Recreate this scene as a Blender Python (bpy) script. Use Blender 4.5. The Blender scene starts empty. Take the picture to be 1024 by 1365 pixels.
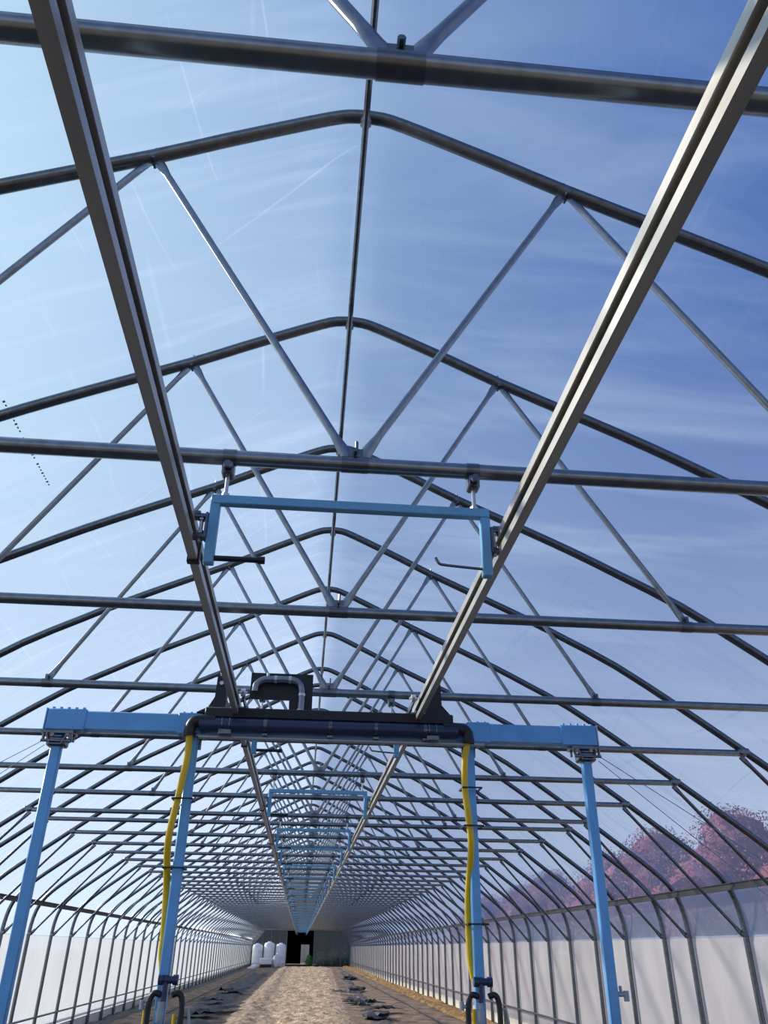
import bpy, bmesh, math, random
from mathutils import Vector, Matrix, noise
random.seed(7)
SC = bpy.context.scene
COL = SC.collection
EYE = 1.49                     # camera height above the soil
CX = 0.098                     # centre line of the house

# ------------------------------------------------------------------ camera
cam_d = bpy.data.cameras.new('camera')
cam = bpy.data.objects.new('camera', cam_d); COL.objects.link(cam)
R_ = Vector((0.99560904, -0.09319473, 0.00879718))
U_ = Vector((-0.05312287, -0.48512597, 0.87282917))
F_ = Vector((0.07707534, 0.86946394, 0.48794657))
cam.matrix_world = Matrix(((R_.x, U_.x, -F_.x, 0), (R_.y, U_.y, -F_.y, 0), (R_.z, U_.z, -F_.z, EYE), (0, 0, 0, 1)))
cam_d.sensor_fit = 'VERTICAL'; cam_d.sensor_height = 36.0
cam_d.lens = 1045.7 / 1365 * 36.0
cam_d.shift_y = -0.0018
cam_d.clip_start = 0.05; cam_d.clip_end = 800
SC.camera = cam

# ------------------------------------------------------------------ sky, sun, exposure
SUN = Vector((-0.75, 0.42, 0.44)).normalized()
world = bpy.data.worlds.new('sky'); SC.world = world; world.use_nodes = True
wt = world.node_tree; wn = wt.nodes; wl = wt.links; wn.clear()


def nd(tree, kind, **kw):
    n = tree.nodes.new(kind)
    for k, v in kw.items():
        setattr(n, k, v)
    return n


def mth(tree, op, a, b=None, clamp=False):
    n = tree.nodes.new('ShaderNodeMath'); n.operation = op; n.use_clamp = clamp
    for i, v in enumerate((a, b)):
        if v is None: continue
        if isinstance(v, (int, float)): n.inputs[i].default_value = v
        else: tree.links.new(v, n.inputs[i])
    return n.outputs[0]


def mixc(tree, fac, a, b):
    n = tree.nodes.new('ShaderNodeMix'); n.data_type = 'RGBA'
    for s, v in ((n.inputs[0], fac), (n.inputs[6], a), (n.inputs[7], b)):
        if isinstance(v, (int, float)): s.default_value = v
        elif isinstance(v, tuple): s.default_value = (*v, 1)
        else: tree.links.new(v, s)
    return n.outputs[2]


tc = nd(wt, 'ShaderNodeTexCoord')
nrm = nd(wt, 'ShaderNodeVectorMath', operation='NORMALIZE'); wl.new(tc.outputs['Generated'], nrm.inputs[0])
sep = nd(wt, 'ShaderNodeSeparateXYZ'); wl.new(nrm.outputs[0], sep.inputs[0])
dt = nd(wt, 'ShaderNodeVectorMath', operation='DOT_PRODUCT'); wl.new(nrm.outputs[0], dt.inputs[0]); dt.inputs[1].default_value = SUN
zc = mth(wt, 'MAXIMUM', sep.outputs[2], 0.0)
hor = mth(wt, 'POWER', mth(wt, 'SUBTRACT', 1.0, zc), 2.8)             # pale towards the horizon
prox = mth(wt, 'POWER', mth(wt, 'MAXIMUM', mth(wt, 'MULTIPLY_ADD', dt.outputs['Value'], 0.5), 0.0), 1.0)
prox.node.inputs[2].default_value = 0.5
for n in wn:
    if n.type == 'MATH' and n.operation == 'MULTIPLY_ADD': n.inputs[2].default_value = 0.5
prox = mth(wt, 'POWER', prox, 5.0)
base = mixc(wt, mth(wt, 'MULTIPLY', prox, 1.4, True), (0.006, 0.078, 0.38), (0.50, 0.72, 0.92))
base = mixc(wt, mth(wt, 'MULTIPLY', hor, 1.35, True), base, (0.60, 0.70, 0.88))
# cirrus, laid out on a high plane so it thins towards the horizon
dv = nd(wt, 'ShaderNodeCombineXYZ')
zz = mth(wt, 'ADD', zc, 0.12)
wl.new(mth(wt, 'DIVIDE', sep.outputs[0], zz), dv.inputs[0]); wl.new(mth(wt, 'DIVIDE', sep.outputs[1], zz), dv.inputs[1])
mp = nd(wt, 'ShaderNodeMapping'); wl.new(dv.outputs[0], mp.inputs[0])
mp.inputs['Rotation'].default_value = (0, 0, 0.55); mp.inputs['Scale'].default_value = (0.9, 4.2, 1)
n1 = nd(wt, 'ShaderNodeTexNoise'); wl.new(mp.outputs[0], n1.inputs['Vector'])
n1.inputs['Scale'].default_value = 1.5; n1.inputs['Detail'].default_value = 7; n1.inputs['Roughness'].default_value = 0.55; n1.inputs['Distortion'].default_value = 0.6
n2 = nd(wt, 'ShaderNodeTexNoise'); wl.new(dv.outputs[0], n2.inputs['Vector']); n2.inputs['Scale'].default_value = 0.8
cl = mth(wt, 'MULTIPLY', mth(wt, 'MULTIPLY', mth(wt, 'SUBTRACT', n1.outputs[0], 0.45, True), 4.0, True),
         mth(wt, 'MULTIPLY', mth(wt, 'SUBTRACT', n2.outputs[0], 0.36, True), 3.5, True))
cl = mth(wt, 'MULTIPLY', cl, mth(wt, 'MULTIPLY', zc, 4.0, True))
sky = mixc(wt, mth(wt, 'MULTIPLY', cl, 0.60), base, (0.62, 0.76, 0.95))
bg = nd(wt, 'ShaderNodeBackground'); wl.new(sky, bg.inputs[0]); bg.inputs[1].default_value = 1.0
wo = nd(wt, 'ShaderNodeOutputWorld'); wl.new(bg.outputs[0], wo.inputs[0])

sd = bpy.data.lights.new('sun', 'SUN'); sd.energy = 4.6; sd.angle = math.radians(3.0); sd.color = (1.0, 0.93, 0.82)
so = bpy.data.objects.new('sun', sd); COL.objects.link(so)
so.rotation_euler = SUN.to_track_quat('Z', 'Y').to_euler(); so.location = (-20, 10, 20)

SC.view_settings.view_transform = 'Standard'; SC.view_settings.look = 'None'
SC.view_settings.exposure = 0.0; SC.view_settings.gamma = 1.0
SC.view_settings.use_curve_mapping = False


# ------------------------------------------------------------------ materials
def principled(name, col, rough=0.5, metal=0.0, var=0.0, scale=20.0, bump=0.0, bscale=None, col2=None, stretch=(1, 1, 1), spec=0.5):
    m = bpy.data.materials.new(name); m.use_nodes = True; t = m.node_tree; b = t.nodes['Principled BSDF']
    b.inputs['Base Color'].default_value = (*col, 1); b.inputs['Roughness'].default_value = rough; b.inputs['Metallic'].default_value = metal
    b.inputs['Specular IOR Level'].default_value = spec
    c = nd(t, 'ShaderNodeTexCoord'); mpn = nd(t, 'ShaderNodeMapping'); t.links.new(c.outputs['Object'], mpn.inputs[0]); mpn.inputs['Scale'].default_value = stretch
    if var or col2:
        n = nd(t, 'ShaderNodeTexNoise'); t.links.new(mpn.outputs[0], n.inputs['Vector']); n.inputs['Scale'].default_value = scale; n.inputs['Detail'].default_value = 5
        c2 = col2 or tuple(min(1, x * (1 + var)) for x in col)
        c1 = col if col2 else tuple(x * (1 - var) for x in col)
        f = mth(t, 'MULTIPLY_ADD', n.outputs[0], 3.0, True); f.node.inputs[2].default_value = -1.0
        t.links.new(mixc(t, f, c1, c2), b.inputs['Base Color'])
    if bump:
        n = nd(t, 'ShaderNodeTexNoise'); t.links.new(mpn.outputs[0], n.inputs['Vector']); n.inputs['Scale'].default_value = bscale or scale; n.inputs['Detail'].default_value = 6
        bp = nd(t, 'ShaderNodeBump'); bp.inputs['Strength'].default_value = bump; bp.inputs['Distance'].default_value = 0.05
        t.links.new(n.outputs[0], bp.inputs['Height']); t.links.new(bp.outputs[0], b.inputs['Normal'])
    return m


M_galv = principled('galvanised_steel', (0.16, 0.175, 0.195), 0.27, 0.9, 0.18, 30)
M_chord = principled('galvanised_chord_tube', (0.25, 0.28, 0.31), 0.27, 0.9, 0.15, 30)
M_strut = principled('bright_galvanised_tube', (0.26, 0.29, 0.33), 0.30, 0.85, 0.12, 30)
M_rail = principled('rolled_steel_rail', (0.52, 0.50, 0.46), 0.36, 0.5, 0.15, 12, stretch=(1, 0.1, 1))
M_blue = principled('sky_tinted_galvanised', (0.14, 0.40, 0.76), 0.40, 0.25, 0.08, 8)  # sky reflection on bare galvanised steel, put into the base colour
M_bluelight = principled('pale_sky_tinted_galvanised', (0.17, 0.43, 0.68), 0.40, 0.15, 0.08, 10)  # paler sky reflection on the galvanised hangers, painted as base colour
M_black = principled('black_rubber', (0.012, 0.013, 0.016), 0.45, 0.0, 0.2, 20)
M_blackplate = principled('black_painted_plate', (0.010, 0.012, 0.018), 0.5, 0.0, 0.2, 12)
M_navy = principled('dark_blue_pvc_pipe', (0.022, 0.04, 0.10), 0.3, 0.0)
M_yellow = principled('yellow_hose', (0.80, 0.52, 0.012), 0.42, 0.0, 0.1, 12)
M_bolt = principled('zinc_bolt', (0.6, 0.62, 0.64), 0.3, 0.9)
M_pvc = principled('grey_pipe_fitting', (0.34, 0.38, 0.42), 0.35, 0.3)
M_white = principled('white_plastic', (0.78, 0.80, 0.82), 0.45, 0.0, 0.05, 3)
M_bag = principled('white_woven_bag', (0.72, 0.74, 0.76), 0.8, 0.0, 0.08, 8, 0.4, 12)
M_wood = principled('sun_bleached_board', (0.62, 0.48, 0.28), 0.8, 0.0, 0.2, 5, stretch=(1, .2, 1))
M_whiteboard = principled('white_base_board', (0.75, 0.70, 0.60), 0.7, 0.0, 0.1, 5)
M_soil = principled('brown_soil', (0.10, 0.062, 0.042), 0.95, 0.0, scale=2.2, col2=(0.38, 0.25, 0.165), bump=0.8, bscale=9)
M_chips = principled('wood_chips', (0.34, 0.21, 0.12), 0.95, 0.0, scale=7, col2=(0.84, 0.60, 0.38), bump=1.0, bscale=11)
M_straw = principled('straw_litter', (0.22, 0.10, 0.035), 0.9, 0.0, scale=6, col2=(0.60, 0.35, 0.12), bump=0.8, bscale=14)
M_fabric = principled('black_fabric_and_shade', (0.03, 0.03, 0.036), 0.6, 0.0, 0.3, 6, 0.5, 9)
M_fabricgrey = principled('dusty_weed_fabric', (0.10, 0.080, 0.072), 0.8, 0.0, 0.45, 3, 0.6, 6)
M_grass = principled('outdoor_bare_ground', (0.16, 0.14, 0.06), 0.95, 0.0, scale=0.7, col2=(0.36, 0.26, 0.17), bump=0.5, bscale=20)
M_redleaf = principled('red_leaves', (0.28, 0.075, 0.10), 0.6, 0.0, scale=1.3, col2=(0.36, 0.12, 0.15))
M_redcore = principled('red_inner_leaves', (0.27, 0.075, 0.10), 0.8, 0.0, 0.3, 2)
M_bark = principled('bark', (0.09, 0.06, 0.045), 0.9, 0.0, 0.2, 10)
M_greenleaf = principled('green_leaves', (0.06, 0.17, 0.03), 0.6, 0.0, scale=3, col2=(0.16, 0.34, 0.08))
M_shed = principled('dark_corrugated_wall', (0.012, 0.010, 0.010), 0.8, 0.0, 0.2, 4)
M_cream = principled('cream_wall', (0.72, 0.68, 0.58), 0.8)
M_print = principled('faded_film_print', (0.10, 0.20, 0.36), 0.6)
M_seal = principled('black_sealing_strip', (0.03, 0.032, 0.035), 0.5)


def film(name, haze, tint, streak, gloss=0.35, wr=0.25, hazecol=(0.66, 0.80, 0.97), graze=0.5, dif=0.15):
    m = bpy.data.materials.new(name); m.use_nodes = True; t = m.node_tree; t.nodes.clear()
    out = nd(t, 'ShaderNodeOutputMaterial')
    c = nd(t, 'ShaderNodeTexCoord')
    tr = nd(t, 'ShaderNodeBsdfTransparent'); tr.inputs[0].default_value = (*tint, 1)
    tl = nd(t, 'ShaderNodeBsdfTranslucent'); tl.inputs[0].default_value = (*hazecol, 1)
    df = nd(t, 'ShaderNodeBsdfDiffuse'); df.inputs[0].default_value = (*hazecol, 1)
    md = nd(t, 'ShaderNodeMixShader'); md.inputs[0].default_value = dif
    t.links.new(tl.outputs[0], md.inputs[1]); t.links.new(df.outputs[0], md.inputs[2])
    # scuffs and creases: thin warped lines in two directions, plus a soft cloudiness of the film
    fac = None
    sp = nd(t, 'ShaderNodeSeparateXYZ'); t.links.new(c.outputs['Object'], sp.inputs[0])
    for i, (kx, ky, wd) in enumerate(((2.1, 0.06, 0.030), (0.9, 1.3, 0.014), (3.3, -0.5, 0.020))):
        nw = nd(t, 'ShaderNodeTexNoise'); t.links.new(c.outputs['Object'], nw.inputs['Vector']); nw.inputs['Scale'].default_value = 0.45; nw.inputs['Detail'].default_value = 1
        v = mth(t, 'ADD', mth(t, 'ADD', mth(t, 'MULTIPLY', sp.outputs[0], kx), mth(t, 'MULTIPLY', sp.outputs[1], ky)), mth(t, 'MULTIPLY', nw.outputs[0], 0.35 + i * .3))
        line = mth(t, 'SUBTRACT', 1.0, mth(t, 'DIVIDE', mth(t, 'ABSOLUTE', mth(t, 'SUBTRACT', mth(t, 'FRACT', v), 0.5)), wd), True)
        n3 = nd(t, 'ShaderNodeTexNoise'); mp3 = nd(t, 'ShaderNodeMapping'); t.links.new(c.outputs['Object'], mp3.inputs[0]); mp3.inputs['Location'].default_value = (i * 7.3, i * 3.1, 0)
        t.links.new(mp3.outputs[0], n3.inputs['Vector']); n3.inputs['Scale'].default_value = 1.1; n3.inputs['Detail'].default_value = 4
        line = mth(t, 'MULTIPLY', line, mth(t, 'MULTIPLY', mth(t, 'SUBTRACT', n3.outputs[0], 0.50, True), 4.0, True))
        fac = line if fac is None else mth(t, 'ADD', fac, line)
    mr = nd(t, 'ShaderNodeMapping'); t.links.new(c.outputs['Object'], mr.inputs[0]); mr.inputs['Scale'].default_value = (0.55, 5.5, 0.55)
    nr = nd(t, 'ShaderNodeTexNoise'); t.links.new(mr.outputs[0], nr.inputs['Vector']); nr.inputs['Scale'].default_value = 1.3; nr.inputs['Detail'].default_value = 3; nr.inputs['Distortion'].default_value = 0.4
    fac = mth(t, 'ADD', fac, mth(t, 'MULTIPLY', mth(t, 'SUBTRACT', nr.outputs[0], 0.52, True), 2.2))
    n4 = nd(t, 'ShaderNodeTexNoise'); t.links.new(c.outputs['Object'], n4.inputs['Vector']); n4.inputs['Scale'].default_value = 0.55; n4.inputs['Detail'].default_value = 3
    cloudy = mth(t, 'MULTIPLY', mth(t, 'SUBTRACT', n4.outputs[0], 0.5), haze * 0.5)
    lw = nd(t, 'ShaderNodeLayerWeight'); lw.inputs[0].default_value = 0.5
    path = mth(t, 'MULTIPLY', mth(t, 'POWER', lw.outputs['Facing'], 2.5), graze)      # the sheet hides more where it is looked through at a slant
    f = mth(t, 'ADD', mth(t, 'MULTIPLY', fac, streak), mth(t, 'ADD', mth(t, 'ADD', cloudy, haze), path), True)
    m1 = nd(t, 'ShaderNodeMixShader'); t.links.new(f, m1.inputs[0]); t.links.new(tr.outputs[0], m1.inputs[1]); t.links.new(md.outputs[0], m1.inputs[2])
    gl = nd(t, 'ShaderNodeBsdfGlossy'); gl.inputs['Roughness'].default_value = 0.12; gl.inputs[0].default_value = (0.9, 0.93, 1, 1)
    n5 = nd(t, 'ShaderNodeTexNoise'); mp5 = nd(t, 'ShaderNodeMapping'); t.links.new(c.outputs['Object'], mp5.inputs[0]); mp5.inputs['Scale'].default_value = (1, 5, 1)
    t.links.new(mp5.outputs[0], n5.inputs['Vector']); n5.inputs['Scale'].default_value = 1.6; n5.inputs['Detail'].default_value = 3
    bp = nd(t, 'ShaderNodeBump'); bp.inputs['Strength'].default_value = wr; bp.inputs['Distance'].default_value = 0.03
    t.links.new(n5.outputs[0], bp.inputs['Height'])
    for s in (gl, tl, df): t.links.new(bp.outputs[0], s.inputs['Normal'])
    fr = mth(t, 'ADD', mth(t, 'MULTIPLY', mth(t, 'POWER', lw.outputs['Facing'], 4.0), gloss), 0.02, True)
    m2 = nd(t, 'ShaderNodeMixShader'); t.links.new(fr, m2.inputs[0]); t.links.new(m1.outputs[0], m2.inputs[1]); t.links.new(gl.outputs[0], m2.inputs[2])
    t.links.new(m2.outputs[0], out.inputs[0])
    return m


M_roof = film('clear_roof_film', 0.09, (0.98, 0.99, 1.0), 0.30, 0.12, graze=0.75)
M_skirt = film('milky_film_skirt', 0.45, (0.93, 0.94, 0.96), 0.1, 0.2)
M_side = film('white_side_curtain', 0.95, (0.95, 0.95, 0.97), 0.02, 0.10, 0.4, (0.70, 0.74, 0.79), 0.0, 0.30)  # left curtain, cool sky light put into the film colour
M_side_warm = film('side_curtain_warm_light', 0.95, (0.95, 0.94, 0.94), 0.02, 0.10, 0.4, (0.90, 0.84, 0.81), 0.0, 0.40)  # same curtain on the right, its warmer light painted into the colour
M_endfilm = film('grey_end_glazing', 0.06, (0.36, 0.43, 0.50), 0.0, 0.1, 0.1, graze=0.0)


# ------------------------------------------------------------------ mesh helpers
def mk(name, bm, mat, parent=None, smooth=True, kind=None):
    me = bpy.data.meshes.new(name); bm.normal_update(); bm.to_mesh(me); bm.free()
    me.materials.append(mat)
    if smooth:
        me.polygons.foreach_set('use_smooth', [True] * len(me.polygons))
        me.set_sharp_from_angle(angle=math.radians(38))
    o = bpy.data.objects.new(name, me); COL.objects.link(o)
    if parent: o.parent = parent
    if kind: o['kind'] = kind
    return o


def tag(o, label, cat, group=None, kind=None):
    o['label'] = label; o['category'] = cat
    if group: o['group'] = group
    if kind: o['kind'] = kind
    return o


def empty(name, loc, label, cat, group=None):
    o = bpy.data.objects.new(name, None); COL.objects.link(o); o.location = loc; o.empty_display_size = 0.1
    return tag(o, label, cat, group)


def box(bm, c, s, rot=None, bev=0.0):
    ret = bmesh.ops.create_cube(bm, size=1.0); vs = ret['verts']
    for v in vs: v.co = Vector((v.co.x * s[0], v.co.y * s[1], v.co.z * s[2]))
    if bev:
        es = list({e for v in vs for e in v.link_edges})
        r = bmesh.ops.bevel(bm, geom=es, offset=bev, segments=1, affect='EDGES')
        vs = list({v for f in r['faces'] for v in f.verts} | {v for v in vs if v.is_valid})
    for v in vs:
        if rot is not None: v.co = rot @ v.co
        v.co += Vector(c)
    return bm


def tube(bm, pts, r, seg=8, caps=True, ry=None, flat=None):
    """swept tube; r number or list; flat = list of vertical squash factors"""
    pts = [Vector(p) for p in pts]; n = len(pts); rings = []
    ref = None
    for i, p in enumerate(pts):
        d = (pts[min(i + 1, n - 1)] - pts[max(i - 1, 0)]).normalized()
        if ref is None:
            ref = Vector((0, 1, 0)) if abs(d.y) < 0.9 else Vector((0, 0, 1))
        a = (ref - d * ref.dot(d)).normalized(); b = d.cross(a); ref = a
        rr = r[i] if isinstance(r, (list, tuple)) else r
        ra = rr * (flat[i][0] if flat else 1); rb = rr * (flat[i][1] if flat else 1)
        rings.append([bm.verts.new(p + a * (math.cos(2 * math.pi * (k + .5) / seg) * ra) + b * (math.sin(2 * math.pi * (k + .5) / seg) * rb)) for k in range(seg)])
    for i in range(n - 1):
        for k in range(seg):
            bm.faces.new((rings[i][k], rings[i][(k + 1) % seg], rings[i + 1][(k + 1) % seg], rings[i + 1][k]))
    if caps:
        bm.faces.new(rings[0][::-1]); bm.faces.new(rings[-1])
    return bm


def bez(pts, n=6):
    """Catmull-Rom through the points"""
    P = [Vector(p) for p in pts]; out = []
    for i in range(len(P) - 1):
        p0 = P[max(i - 1, 0)]; p1 = P[i]; p2 = P[i + 1]; p3 = P[min(i + 2, len(P) - 1)]
        for k in range(n):
            t = k / n
            out.append(0.5 * ((2 * p1) + (p2 - p0) * t + (2 * p0 - 5 * p1 + 4 * p2 - p3) * t * t + (3 * p1 - p0 - 3 * p2 + p3) * t ** 3))
    out.append(P[-1]); return out


def strip(bm, profile, y0, y1, closed=True):
    """extrude an (x, z) profile along Y"""
    a = [bm.verts.new((x, y0, z)) for x, z in profile]; b = [bm.verts.new((x, y1, z)) for x, z in profile]
    n = len(profile)
    for i in range(n if closed else n - 1):
        j = (i + 1) % n
        bm.faces.new((a[i], a[j], b[j], b[i]))
    if closed:
        bm.faces.new(a[::-1]); bm.faces.new(b)
    return bm


def B(): return bmesh.new()


def copy_thing(root, loc, label, group=None):
    r = root.copy(); COL.objects.link(r); r.location = loc; r['label'] = label
    if group: r['group'] = group
    for ch in kids[root.name]:
        c = ch.copy(); COL.objects.link(c); c.parent = r
    return r


kids = {}

# ------------------------------------------------------------------ truss positions
Z = lambda z: z + EYE
TY = [-0.49, 0.859, 2.233, 3.566, 4.945, 6.273, 7.607, 8.945, 10.311, 11.06]
while TY[-1] + 1.3466 < 84.0: TY.append(TY[-1] + 1.3466)
YEND = TY[-1]
HALF = [(0.0, 3.285), (0.08, 3.278), (0.17, 3.245), (0.34, 3.165), (0.60, 3.038), (0.88, 2.895), (1.38, 2.665), (1.72, 2.505), (2.05, 2.335),
        (2.45, 2.12), (2.95, 1.785), (3.43, 1.445), (3.78, 1.19), (4.08, 0.97), (4.30, 0.79), (4.43, 0.64), (4.50, 0.48), (4.53, 0.30), (4.54, 0.14), (4.545, -0.6), (4.55, -1.50)]
hp = [Vector((x, 0, z)) for x, z in HALF]
hs = bez(hp[:19], 2) + hp[19:]
PROFILE = [Vector((-p.x, 0, p.z)) for p in hs[::-1]] + hs[1:]
ROOFN = None


def zroof(x):
    x = abs(x)
    for a, b in zip(HALF[:-1], HALF[1:]):
        if a[0] <= x <= b[0]: return a[1] + (b[1] - a[1]) * (x - a[0]) / (b[0] - a[0])
    return 0.6


# ------------------------------------------------------------------ setting: film skin
def offset_profile(pts, d):
    out = []
    for i, p in enumerate(pts):
        t = (pts[min(i + 1, len(pts) - 1)] - pts[max(i - 1, 0)]).normalized()
        nrm_ = Vector((-t.z, 0, t.x))
        out.append((p.x + nrm_.x * d, p.z + nrm_.z * d, nrm_))
    return out


def skin(name, pts, mat, off=0.032, bulge=0.014):
    prof = offset_profile(pts, off)
    bm = B(); rows = []
    ys = []
    for i in range(len(TY) - 1):
        for k in range(3): ys.append((TY[i] + (TY[i + 1] - TY[i]) * k / 3, (0, .85, .85)[k]))
    ys.append((TY[-1], 0))
    for y, bl in ys:
        rows.append([bm.verts.new((CX + x + n.x * bulge * bl, y, Z(z + n.z * bulge * bl))) for x, z, n in prof])
    for a, b in zip(rows[:-1], rows[1:]):
        for k in range(len(a) - 1): bm.faces.new((a[k], a[k + 1], b[k + 1], b[k]))
    o = mk(name, bm, mat); o['kind'] = 'structure'
    return o


EAVE = 0.60
roof_pts = [p for p in PROFILE if p.z >= EAVE - 0.05]
skin('ceiling', roof_pts, M_roof)
for sgn, side in ((-1, 'left'), (1, 'right')):
    sk = [Vector((sgn * x, 0, z)) for x, z in ((4.44, .62), (4.50, .48), (4.53, .30), (4.54, .14))]
    cur = [Vector((sgn * x, 0, z)) for x, z in ((4.54, .16), (4.545, -.4), (4.548, -1.0), (4.55, -1.40))]
    if sgn < 0: sk = sk[::-1]; cur = cur[::-1]
    w = skin('trim_1' if sgn < 0 else 'trim_2', sk, M_skirt, 0.034, 0.004)
    w = skin('wall_' + side, cur, M_side if sgn < 0 else M_side_warm, 0.040, 0.006)
    bm = B(); box(bm, (CX + sgn * 4.60, (TY[0] + YEND) / 2, 0.095), (0.03, YEND - TY[0], 0.19))
    mk('baseboard_' + side, bm, M_whiteboard)['kind'] = 'structure'

# ground inside and outside
bm = B(); bmesh.ops.create_grid(bm, x_segments=1, y_segments=1, size=1)
for v in bm.verts: v.co = Vector((v.co.x * 300, v.co.y * 300 + 100, -0.06))
o = mk('ground', bm, M_grass); o['kind'] = 'structure'
bm = B()
nx, ny = 40, 150
rows = []
for j in range(ny + 1):
    y = -3 + (YEND + 4.5) * j / ny
    r = []
    for i in range(nx + 1):
        x = CX - 4.6 + 9.2 * i / nx
        edge = min(1, (4.6 - abs(x - CX)) / 0.5)
        h = (noise.noise(Vector((x * 1.4, y * 0.9, 0))) * 0.035 + noise.noise(Vector((x * 4, y * 3, 4))) * 0.02) * edge
        r.append(bm.verts.new((x, y, h - 0.01)))
    rows.append(r)
for a, b in zip(rows[:-1], rows[1:]):
    for k in range(nx): bm.faces.new((a[k], a[k + 1], b[k + 1], b[k]))
mk('floor', bm, M_soil)['kind'] = 'structure'


def floor_sheet(name, xl, xr, y0, y1, mat, amp, nx, ny, lift, freq=1.0, jag=0.15):
    bm = B(); rows = []
    for j in range(ny + 1):
        y = y0 + (y1 - y0) * j / ny
        a, b = xl(y) + noise.noise(Vector((y * 1.3, 3, 0))) * jag, xr(y) + noise.noise(Vector((y * 1.1, 9, 0))) * jag
        r = []
        for i in range(nx + 1):
            t = i / nx; x = a + (b - a) * t
            e = min(1, min(t, 1 - t) * 8)
            base_ = noise.noise(Vector((x * 1.4, y * 0.9, 0))) * 0.035
            r.append(bm.verts.new((x, y, base_ - 0.02 + (lift + abs(noise.noise(Vector((x * 2.2 * freq, y * 1.6 * freq, 7)))) * amp + noise.noise(Vector((x * 7 * freq, y * 5 * freq, 2))) * amp * .5) * e)))
        rows.append(r)
    for p, q in zip(rows[:-1], rows[1:]):
        for k in range(nx): bm.faces.new((p[k], p[k + 1], q[k + 1], q[k]))
    return mk(name, bm, mat)


o = floor_sheet('wood_chip_path', lambda y: -1.68, lambda y: 1.25 + max(0, y - 20) * 0.027, 18.8, 77.4, M_chips, 0.10, 36, 420, 0.07)
tag(o, 'pale wood chip path running down the middle of the floor', 'path', kind='stuff')
o = floor_sheet('weed_fabric_and_shade', lambda y: -3.0, lambda y: -2.0, 20, 60, M_fabricgrey, 0.10, 14, 160, 0.02, 0.7, 0.4)
tag(o, 'dusty dark weed fabric rumpled along the left of the chip path', 'fabric')
o = floor_sheet('weed_fabric_and_shade', lambda y: 1.70 + max(0, y - 20) * 0.027, lambda y: 2.1 + max(0, y - 20) * 0.024, 20, 66, M_fabricgrey, 0.07, 8, 190, 0.015, 1.0, 0.35)
tag(o, 'dusty weed fabric edging the right of the chip path', 'fabric')
o = floor_sheet('weed_fabric_and_shade', lambda y: -4.62, lambda y: -4.1, 4, 76, M_fabric, 0.08, 6, 200, 0.03, 1.0, 0.12)  # shadow under the left baseboard, drawn as a black strip
tag(o, 'black strip standing for the shadow along the foot of the left wall', 'fabric')
o = floor_sheet('bounce_dark_sheet', lambda y: -3.95, lambda y: 3.85, -2.5, 18.4, M_fabric, 0.04, 40, 60, 0.02, 1.0, 0.1)  # added out of view to darken the undersides of rails and tubes
tag(o, 'unseen black sheet added over the near floor to cut the light bounce', 'fabric')
o = floor_sheet('straw_litter', lambda y: 4.0, lambda y: 4.62, 4, YEND, M_straw, 0.12, 8, 260, 0.04, 1.0, 0.15)
tag(o, 'sunlit orange straw litter lying along the foot of the right wall', 'straw', kind='stuff')
bm = B()
tube(bm, bez([(3.25 + noise.noise(Vector((y * .2, 0, 0))) * .12, y, 0.06) for y in range(4, 80, 4)], 3), 0.018, 6)
tag(mk('drip_hose', bm, M_black), 'dark drip hose lying on the bare soil between path and right wall', 'hose')
bm = B()
tube(bm, bez([(-3.25 + noise.noise(Vector((y * .2, 5, 0))) * .15, y, 0.05) for y in range(20, 70, 4)], 3), 0.018, 6)
tag(mk('drip_hose', bm, M_black), 'dark drip hose lying on the bare soil along the left wall', 'hose')
# torn heaps of fabric on the right of the path
for i, (x, y, s) in enumerate(((2.0, 22.5, .26), (1.75, 29, .20), (2.35, 37, .24), (2.75, 50, .30))):
    bm = B(); bmesh.ops.create_icosphere(bm, subdivisions=3, radius=1)
    for v in bm.verts:
        k = 1 + noise.noise(v.co * 1.7 + Vector((i * 5, 0, 0))) * 0.8 + noise.noise(v.co * 4.5) * 0.35
        v.co = Vector((v.co.x * k * s * 1.25, v.co.y * k * s * 1.8, max(-.1, v.co.z * k * .42) * s))
    o = mk('fabric_heap', bm, M_fabric); o.location = (x, y, 0.05)
    tag(o, ['crumpled heap of black fabric nearest the camera, right of the path', 'second crumpled black fabric heap right of the path',
            'third crumpled black fabric heap right of the path', 'farthest crumpled black fabric heap right of the path'][i], 'fabric', 'crumpled fabric heaps')

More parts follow.
